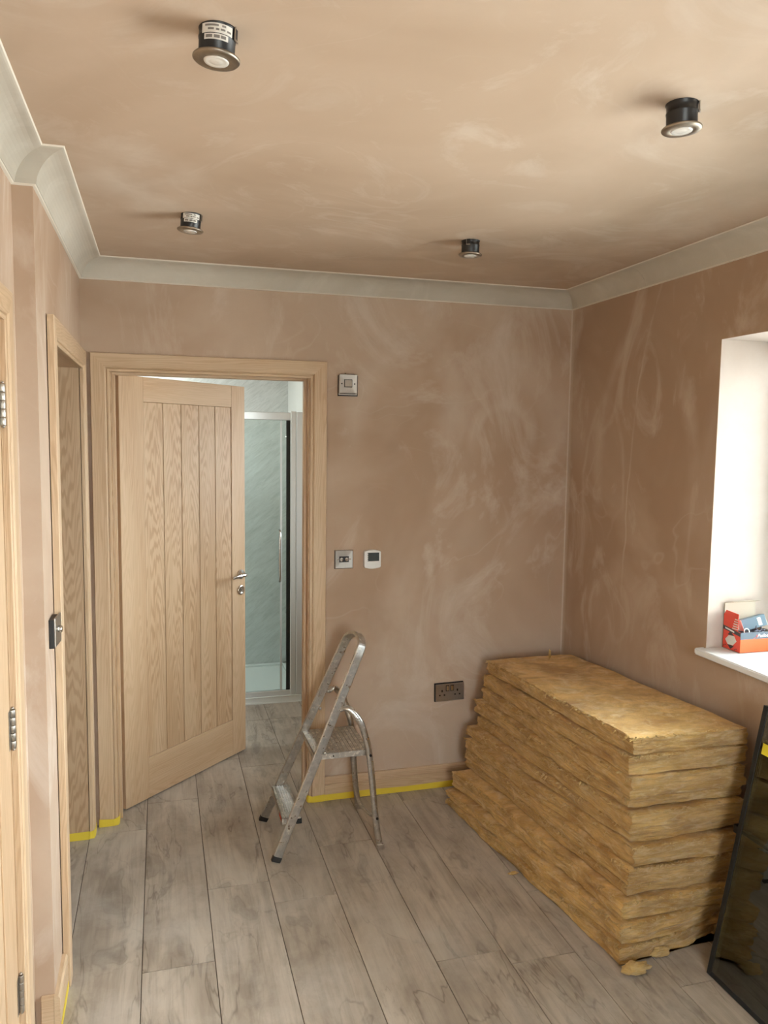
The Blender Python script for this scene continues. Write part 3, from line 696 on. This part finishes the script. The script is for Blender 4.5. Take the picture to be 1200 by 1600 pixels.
def tread(x0, x1, y0, y1, z, lip, mt, name, ribs=0):
    q = MB(); a = L((x0, y0, z)); b = L((x1, y1, z)); q.box(a.x, a.y, a.z - .003, b.x, b.y, a.z)
    q.box(a.x, a.y, a.z - lip, a.x + .003, b.y, a.z); q.box(b.x - .003, a.y, a.z - lip, b.x, b.y, a.z); q.box(a.x, a.y, a.z - lip, b.x, a.y + .003, a.z); q.box(a.x, b.y - .003, a.z - lip, b.x, b.y, a.z)
    o = q.build(name, mt, root, bevel=.0008)
    if ribs:
        q = MB(); n = ribs
        for k in range(n):
            x = lerp(a.x + .010, b.x - .008, (k + .5)/n); q.box(x - .0022, a.y + .006, a.z, x + .0022, b.y - .006, a.z + .0025)
        g = q.build('grip_ribs', ALU, o); g['kind'] = 'stuff'
    return o
tread(.905, 1.138, -.470, -.186, .424, .024, ALUP, 'platform', 13)
tread(.772, .850, -.480, -.168, .172, .026, ALUP, 'lower_tread', 6)
q = MB(); a = L((.7715, -.465, .152)); q.box(a.x - .0006, a.y, a.z, a.x, a.y + .055, a.z + .014); q.build('warning_label', LABR, root)
for y in (-.474, -.188):
    q = MB(); a = L((.842, y, .160)); q.box(a.x - .012, a.y - .008, a.z - .018, a.x + .012, a.y + .008, a.z + .004); q.build('tread_end_cap', BLACK, root, bevel=.002)
tb = [(.010*math.cos(a*math.pi/6), .0075*math.sin(a*math.pi/6)) for a in range(12)]
def rear(yf, y0, ys):
    return spline([L((1.020, ys, .600)), L((1.052, (ys + y0)/2, .606)), L((1.095, y0, .555)), L((1.118, y0, .49)), L((1.135, y0, .42)), L((1.148, lerp(y0, yf, .3), .30)), L((1.163, lerp(y0, yf, .65), .14)), L((1.182, yf, .012))], 6)
for yf, y0, ys in ((-.505, -.487, -.452), (-.130, -.168, -.205)):
    q = MB(); q.sweep(rear(yf, y0, ys), [(1.35*a, 1.25*b) for a, b in tb], up=(1, 0, .2), smooth=True); q.build('rear_leg', ALU, root)
    q = MB(); c = L((1.182, yf, 0)); q.box(c.x - .016, c.y - .012, .0006, c.x + .016, c.y + .012, .026); q.build('rubber_foot', ALU, root, bevel=.003)
q = MB(); q.tube(spline([L((1.164, -.142, .150)), L((1.150, -.20, .138)), L((1.140, -.315, .120)), L((1.150, -.43, .126)), L((1.166, -.497, .140))], 7), .0075, 12); q.build('rear_brace', ALU, root)
for x, y, z, r in ((1.138, -.502, .410, .0055), (1.167, -.512, .138, .0055), (.985, -.480, .415, .003)):
    q = MB(); q.cyl(L((x, y - .002, z)), L((x, y + .002, z)), r, 14); q.build('tube_hole', BLACK, root)
for x, y, z in ((1.020, -.456, .600), (.948, -.470, .43), (1.018, -.2, .60), (.985, -.19, .52)):
    q = MB(); q.lathe([(.007, 0), (.006, .003), (.002, .005)], L((x, y - .008, z)), (0, -1, 0), 12); q.build('rivet', ALU, root)

# ------------------------------------------------------------------ glass wool batts
def slab(idx, zf, zb, xf, xb, xrf, xrb, yf, yb, seed, label, rag=1.0, front_skew=0.0, mat=None):
    nu, nv, nw = 100, 38, 12
    org = Vector((lerp(xf, xrf, .5), (yf + yb)/2, min(zf[0], zb[0])))
    bm = bmesh.new(); cache = {}
    N = lambda a, b, c: noise.noise(Vector((a, b, c + seed*13.7)))
    F = lambda a, b, c, h=4: noise.fractal(Vector((a + seed*5.1, b, c)), .9, 2.1, h)
    def P(i, j, k):
        key = (i, j, k)
        if key in cache: return cache[key]
        u, v, w_ = i/nu, j/nv, k/nw
        y = lerp(yb, yf, u); x = lerp(lerp(xb, xf, u), lerp(xrb, xrf, u), v)
        a = lerp(zb[0], zf[0], u); b = lerp(zb[1], zf[1], u); th = b - a
        sag = .006*N(u*4, v*2, 1)*min(1, idx*.25)
        z = lerp(a, b, w_) + sag*(1 if idx > 1 else w_)
        ew = abs(2*w_ - 1)
        gp = .5 + .9*abs(N(y*5, x*5, 50 + k//6)); rnd = (.004*ew**8 + .016*ew**40)*gp
        # strata: the fibre layers stand out unevenly
        if j == 0 or j == nv:
            s = -1 if j == 0 else 1
            d = .008*F(y*3.2, z*30, 3) + .006*F(y*9, z*70, 8) + .006*N(y*2.2, z*8, 5) + .010*N(y*3.1, 2, 60)
            x += s*(d*rag - rnd)
        if i == 0 or i == nu:
            s = 1 if i == 0 else -1
            d = .007*F(x*4, z*34, 21) + .006*F(x*12, z*80, 27) + .004*N(x*5, z*9, 25) + .008*N(x*4, 5, 70)
            y += s*(d*rag - rnd)
        if i == nu or i > nu - 3: y += front_skew*v**2*(1 if i == nu else .6)
        if k == nw:
            z += .0022*F(x*9, y*7, 33) - .002
            if w_ == 1 and (j in (0, nv) or i in (0, nu)): z += .003*N(x*40, y*40, 40)
        if k == 0 and idx > 1: z += .003*F(x*10, y*8, 36)
        z = max(z, .0012)
        cache[key] = bm.verts.new(Vector((x, y, z)) - org); return cache[key]
    def quad(*c): bm.faces.new([P(*q) for q in c]).smooth = True
    for i in range(nu):
        for j in range(nv):
            quad((i,j,nw),(i,j+1,nw),(i+1,j+1,nw),(i+1,j,nw)); quad((i,j,0),(i+1,j,0),(i+1,j+1,0),(i,j+1,0))
        for k in range(nw):
            quad((i,0,k),(i,0,k+1),(i+1,0,k+1),(i+1,0,k)); quad((i,nv,k),(i+1,nv,k),(i+1,nv,k+1),(i,nv,k+1))
    for j in range(nv):
        for k in range(nw):
            quad((nu,j,k),(nu,j,k+1),(nu,j+1,k+1),(nu,j+1,k)); quad((0,j,k),(0,j+1,k),(0,j+1,k+1),(0,j,k+1))
    bmesh.ops.recalc_face_normals(bm, faces=bm.faces)
    for e in bm.edges:
        if e.calc_face_angle(0) > .9: e.smooth = False
    me = bpy.data.meshes.new('insulation_batt'); bm.to_mesh(me); bm.free(); me.materials.append(mat or WOOL)
    o = bpy.data.objects.new('insulation_batt', me); COL.objects.link(o); o.location = org
    tag(o, label, 'insulation', 'glass wool batts in the stack')
    # loose fibres and torn lips along the upper edges
    q = MB(); rs = random.Random(seed*31 + 5)
    def wisp(p, d, ln, wd, curl):
        p = Vector(p); d = Vector(d).normalized(); n = 5; ls = []
        side = d.cross(Vector((0, 0, 1))).normalized() if abs(d.z) < .95 else Vector((1, 0, 0))
        for k in range(n):
            t = k/(n-1); c = p + d*ln*t + Vector((rs.uniform(-1, 1)*.002, rs.uniform(-1, 1)*.002, curl*t*t*ln)); ww = wd*(1 - t*.8)*.5
            ls.append([c + side*ww, c + Vector((0, 0, ww*.5)), c - side*ww, c - Vector((0, 0, ww*.5))])
        q.loops([[v - org for v in l] for l in ls], smooth=True)
    for _ in range(60):       # long left edge
        u = rs.random(); y = lerp(yb, yf, u); x = lerp(xb, xf, u); z = lerp(zb[1], zf[1], u) - rs.uniform(.002, .010)
        wisp((x + .004, y, z), (-1, rs.uniform(-.6, .6), rs.uniform(-.5, .4)), rs.uniform(.008, .018), rs.uniform(.006, .022), rs.uniform(-.9, .5))
    for _ in range(55):       # front edge
        v = rs.random()**1.3; x = lerp(xf, xrf, v); z = zf[1] - rs.uniform(.001, .009)
        wisp((x, yf + .004 + front_skew*v*v, z), (rs.choice((-1, 1))*rs.uniform(.6, 1.4), -.6, rs.uniform(-.4, .5)), rs.uniform(.008, .020), rs.uniform(.004, .012), rs.uniform(-.5, .3))
    g = q.build('loose_fibres', WOOLT, o); g['kind'] = 'stuff'
    return o
#            front z         back z          xf    xb     yf
ROWS = [
    ((0.001, .068), (.001, .035), 1.745, 1.590, -1.425),
    ((.069, .138), (.036, .072), 1.750, 1.600, -1.415),
    ((.140, .208), (.075, .154), 1.762, 1.640, -1.405),
    ((.209, .254), (.156, .206), 1.788, 1.712, -1.378),
    ((.255, .320), (.207, .259), 1.782, 1.693, -1.400),
    ((.321, .394), (.260, .311), 1.792, 1.690, -1.405),
    ((.395, .440), (.312, .361), 1.797, 1.710, -1.372),
    ((.441, .511), (.363, .413), 1.775, 1.757, -1.402),
    ((.512, .553), (.414, .488), 1.782, 1.752, -1.376),
    ((.554, .633), (.490, .551), 1.771, 1.778, -1.402),
    ((.634, .704), (.552, .615), 1.770, 1.783, -1.400),
    ((.705, .766), (.616, .682), 1.773, 1.797, -1.400)]
ordn = ['lowest batt of the yellow wool stack, torn and lying on the floor', 'second batt from the floor, with a ragged folded end', 'third batt from the floor, sagging at its front corner',
        'thin squashed batt fourth from the floor', 'fifth batt from the floor, with clean cut front end', 'sixth batt from the floor, its top lip torn and pale at the front corner',
        'thin set-back batt seventh from the floor', 'eighth batt from the floor, with a pale fringe along its front', 'thin set-back batt fourth from the top',
        'third batt from the top, brightly lit at its front corner', 'second batt from the top, just under the topmost', 'topmost batt of the yellow wool stack, its upper face in window light']
for n, (zf, zb, xf, xb, yf) in enumerate(ROWS):
    xr = min(xf + .447, 2.262); xrb = min(xb + .455, 2.262)
    slab(n + 1, zf, zb, xf, xb, xr, xrb, yf, yf + 1.232, n + 1.0, ordn[n] , rag=1.5 if n < 3 else 1.0, front_skew=(.09, .06, .0)[n] if n < 3 else 0.0)
# torn tuft curling out of the front corner at the floor
def tuft(c, r, seed, label, sq=(1, 1, .5)):
    bm = bmesh.new(); bmesh.ops.create_icosphere(bm, subdivisions=4, radius=1)
    for v in bm.verts:
        p = v.co.copy(); d = 1 + .45*noise.fractal(p*1.6 + Vector((seed, 0, 0)), 1, 2, 5) + .12*noise.noise(p*7 + Vector((seed, 3, 0)))
        v.co = Vector((p.x*sq[0], p.y*sq[1], p.z*sq[2]))*r*d
    zmin = min(v.co.z for v in bm.verts)
    for v in bm.verts: v.co.z -= zmin - .001
    for f in bm.faces: f.smooth = True
    me = bpy.data.meshes.new('wool_tuft'); bm.to_mesh(me); bm.free(); me.materials.append(WOOLT)
    o = bpy.data.objects.new('wool_tuft', me); COL.objects.link(o); o.location = c; return tag(o, label, 'insulation', 'torn tufts of glass wool')
tuft((1.775, -1.468, 0), .034, 2.0, 'pale torn tuft of wool on the floor at the front corner of the stack', (1.3, .6, .55))
tuft((1.905, -1.415, 0), .026, 5.0, 'small torn tuft of wool under the front end of the stack', (1.3, .5, .6))
tuft((1.642, -.83, 0), .012, 8.0, 'tiny scrap of yellow wool on the floor along the long side of the stack', (1.6, .7, .4))
o = tuft((2.08, -.26, .683), .012, 9.0, 'thin upright wisp of wool on the top of the stack near the corner', (.45, .45, 1.9))

# ------------------------------------------------------------------ glazed unit leaning at the right
def leaning(name, base, top, width, label, group, bar=True, sticker=True):
    b = Vector(base); t = Vector(top); up = (t - b); Hh = up.length; up.normalize(); side = Vector((0, -1, 0)); side = (side - up*side.dot(up)).normalized(); n = side.cross(up).normalized()
    if n.x > 0: n = -n
    root = thing(name, base, label, 'glass panel', group)
    def ob(nm, mt, s0, s1, h0, h1, d0, d1, par=None, bevel=0):
        q = MB(); c = side*((s0+s1)/2) + up*((h0+h1)/2) + n*((d0+d1)/2); q.obox(c, side, up, n, abs(s1-s0)/2, abs(h1-h0)/2, abs(d1-d0)/2); return q.build(nm, mt, par or root, bevel=bevel)
    f = .020
    ob('edge_frame', EDGE, 0, f, 0, Hh, -.024, 0, bevel=.001); ob('edge_frame', EDGE, width - f, width, 0, Hh, -.024, 0, bevel=.001)
    ob('edge_frame', EDGE, f, width - f, 0, f*.8, -.024, 0, bevel=.001); ob('edge_frame', EDGE, f, width - f, Hh - f*.8, Hh, -.024, 0, bevel=.001)
    if bar: ob('cross_bar', EDGE, f, width - f, .478, .490, -.016, -.002, bevel=.001)
    ob('glass_pane', PANEGLASS, f, width - f, f*.8, Hh - f*.8, -.006, -.002); ob('glass_pane', PANEGLASS, f, width - f, f*.8, Hh - f*.8, -.022, -.018)
    if sticker: ob('yellow_sticker', STICK, .030, .060, Hh - .150, Hh - .115, -.0018, -.0012)
    return root
leaning('glazed_panel', (2.003, -1.521, .0025), (2.168, -1.521, .885), .78, 'dark glazed panel with a black edge leaning at the lower right, nearest the viewer', 'glazed panels leaning at the right')
p2 = leaning('glazed_panel', (2.045, -1.500, .0025), (2.212, -1.500, .868), .78, 'second glazed panel hidden behind the front one at the right wall', 'glazed panels leaning at the right', False, False)
q = MB(); q.box(.076, .003, .437, .116, .030, .465); q.build('packing_block', BLACK, p2, bevel=.002)

# ------------------------------------------------------------------ fixings box on the sill
RED = plain('box_red', (.72, .075, .045), .55); ORG = plain('box_orange', (.80, .13, .03), .5); GRB = plain('box_grey_band', (.10, .13, .16), .5)
DGB = plain('box_dark_band', (.06, .06, .065), .5); CARD = plain('bare_cardboard', (.46, .40, .31), .8); BLUEG = plain('blue_grey_carton', (.16, .24, .30), .5); WH = plain('print_white', (.82, .82, .80), .5)
bx0, bx1, by0, by1, bz = 2.356, 2.500, -1.187, -1.094, .9515
root = thing('fixings_box', (bx0, by0, bz), 'red and orange cardboard box of nails, open on the window sill', 'box')
w_, d_, h_ = bx1 - bx0, by1 - by0, .076
q = MB(); t_ = .0016; q.box(0, 0, 0, w_, d_, t_); q.box(0, d_ - t_, 0, w_, d_, h_); q.box(w_ - t_, 0, 0, w_, d_, h_); q.build('box_tray', CARD, root)
q = MB(); q.box(0, 0, 0, w_, t_, h_*.66); q.build('front_panel', ORG, root)
q = MB(); q.box(0, 0, h_*.66, w_, t_, h_); fb = q.build('front_band', GRB, root)
q = MB(); q.add([(0, .0017, 0), (0, d_, 0), (0, d_, h_ + .012), (0, .0017, h_ - .001), (t_, .0017, 0), (t_, d_, 0), (t_, d_, h_ + .012), (t_, .0017, h_ - .001)], [(0,1,2,3),(4,7,6,5),(0,4,5,1),(1,5,6,2),(2,6,7,3),(3,7,4,0)]); sp2 = q.build('side_panel', RED, root)
def sideprint(name, mt, pts, par, x=-.0003):
    q = MB(); a = [(x, y, z) for y, z in pts]; b = [(x + .0004, y, z) for y, z in pts]; q.loops([a, b]); return q.build(name, mt, par)
cy = .050; cz = .037
sideprint('printed_label', PAPER, [(cy - .030, cz + .002), (cy - .017, cz + .019), (cy + .012, cz + .017), (cy + .030, cz - .002), (cy + .016, cz - .018), (cy - .012, cz - .017)], sp2, -.0005)
sideprint('printed_diamond', DGB, [(cy - .018, cz + .0185), (cy + .004, cz + .034), (cy + .018, cz + .0185)], sp2)
sideprint('printed_diamond', DGB, [(cy - .018, cz - .0185), (cy + .018, cz - .018), (cy + .000, cz - .034)], sp2)
for yy, zz in ((.020, .010), (.028, .006), (.078, .014), (.086, .010)): sideprint('printed_dot', DGB, [(yy - .002, zz - .002), (yy + .002, zz - .002), (yy + .002, zz + .002), (yy - .002, zz + .002)], sp2)
sideprint('printed_band', DGB, [(.0018, h_ - .002), (d_, h_ + .011), (d_, h_ - .004), (.0018, h_ - .015)], sp2)
sideprint('band_lettering', WH, [(.034, h_ - .002), (.082, h_ + .005), (.082, h_ - .0005), (.034, h_ - .0075)], sp2, -.0006)
# upright flaps
q = MB(); q.add([(0, .018, h_ - .002), (0, d_, h_ + .010), (0, d_, h_ + .052), (0, d_ - .012, h_ + .070), (0, .016, h_ + .066)], [(0,1,2,3,4)]); q.add([(.0016, .018, h_ - .002), (.0016, d_, h_ + .010), (.0016, d_, h_ + .052), (.0016, d_ - .012, h_ + .070), (.0016, .016, h_ + .066)], [(4,3,2,1,0)])
n0 = 0; q.f += [(k, (k+1) % 5, (k+1) % 5 + 5, k + 5) for k in range(5)]; q.sm += [False]*5; fl = q.build('side_flap', RED, root)
for k in range(5): sideprint('flap_line', PAPER, [(.018, h_ + .046 - k*.009), (.034 + k*.003, h_ + .046 - k*.009), (.034 + k*.003, h_ + .042 - k*.009), (.018, h_ + .042 - k*.009)], fl)
q = MB(); q.box(.0005, d_ - .0017, h_, .140, d_, h_ + .094); q.add([(.0005, d_ - .0017, h_ + .094), (.140, d_ - .0017, h_ + .094), (.150, d_ - .022, h_ + .102), (.020, d_ - .022, h_ + .102), (.0005, d_, h_ + .0955), (.140, d_, h_ + .0955), (.150, d_ - .0205, h_ + .1035), (.020, d_ - .0205, h_ + .1035)], [(0,1,2,3),(4,7,6,5),(0,4,5,1),(1,5,6,2),(2,6,7,3),(3,7,4,0)])
q.build('back_lid', CARD, root)
def lettering(txt, size, mt, parent, loc, rot, name='lettering', shear=.25, ext=.0003):
    cu = bpy.data.curves.new('t', 'FONT'); cu.body = txt; cu.size = size; cu.extrude = ext; cu.shear = shear; cu.offset = size*.012; cu.resolution_u = 3
    to = bpy.data.objects.new('t', cu); COL.objects.link(to); dg = bpy.context.evaluated_depsgraph_get(); me = bpy.data.meshes.new_from_object(to.evaluated_get(dg)); bpy.data.objects.remove(to)
    me.materials.clear(); me.materials.append(mt); o = bpy.data.objects.new(name, me); COL.objects.link(o); o.location = loc; o.rotation_euler = rot; o.parent = parent; return o
lettering('Paslode', .0185, WH, fb, (.074, -.0006, h_*.74), (math.radians(90), 0, 0))
q = MB()       # the red and white swoosh mark before the word
q.loops([[(.056 + .006*k + .006*math.sin(k*1.3), -.0007, h_*.66 + .002 + .0045*k), (.059 + .006*k + .006*math.sin(k*1.3), -.0007, h_*.66 + .002 + .0045*k), (.059 + .006*k + .006*math.sin(k*1.3), -.0001, h_*.66 + .002 + .0045*k), (.056 + .006*k + .006*math.sin(k*1.3), -.0001, h_*.66 + .002 + .0045*k)] for k in range(4)]); q.build('red_mark', RED, fb)
# contents
root = thing('small_carton', (bx0 + .082, by0 + .048, bz + h_ + .022), 'blue-grey carton with a white end tipped on top of the nail box', 'box')
root.rotation_euler = (math.radians(-12), math.radians(-16), math.radians(-14))
q = MB(); q.box(-.038, -.020, -.020, .052, .020, .022); q.build('carton_body', BLUEG, root, bevel=.001)
q = MB(); q.box(-.0392, -.020, -.020, -.0382, .020, .022); q.build('carton_end', WH, root)
q = MB(); q.box(.020, -.0206, -.014, .034, -.0202, .016); q.build('carton_label', WH, root)
DNAIL = metal('dark_fixings', (.12, .12, .15), .35)
rs = random.Random(4)
for k in range(9):      # loose nails and clips lying in the tray
    x = bx0 + rs.uniform(.025, .120); y = by0 + rs.uniform(.012, .030); z = bz + h_ - .006 + rs.uniform(-.004, .008)
    a = rs.uniform(0, 6.28); d = Vector((math.cos(a)*.8, math.sin(a)*.25, rs.uniform(-.2, .3))).normalized(); ln = rs.uniform(.010, .018)
    q = MB(); q.cyl(Vector((0, 0, 0)) - d*ln, d*ln, .0016, 8); q.lathe([(.0042, 0), (.0042, .0012), (.0016, .002)], -d*ln, d, 12)
    o = q.build('nail', DNAIL); o.location = (x, y, z); tag(o, 'dark nail among the loose fixings at the rim of the open box', 'nail', 'loose nails in the box')
q = MB(); q.box(.004, .004, t_, w_ - .004, d_ - .004, h_ - .012); o = q.build('nail_fill', DNAIL, bpy.data.objects['fixings_box'], bevel=.002); o['kind'] = 'stuff'
for k, (x, y, z, r) in enumerate(((.036, .012, h_ + .001, .011), (.098, .022, h_ + .010, .012))):
    q = MB(); ls = arc((0, 0, 0), (1, 0, 0), (0, .35, .93), r, 0, 360, 24)[:-1]
    q.loops([[p + Vector((.0022*math.cos(b)*math.cos(2*math.pi*i/24), .0022*math.sin(b), .0022*math.cos(b)*math.sin(2*math.pi*i/24))) for b in [0, 1.57, 3.14, 4.71]] for i, p in enumerate(ls)], closed=True, smooth=True)
    o = q.build('cable_clip', (WHITEP, DNAIL)[k]); o.location = (bx0 + x, by0 + y, bz + z); tag(o, ('pale ring clip at the front corner of the open box', 'dark ring clip on top of the loose nails in the box')[k], 'clip')
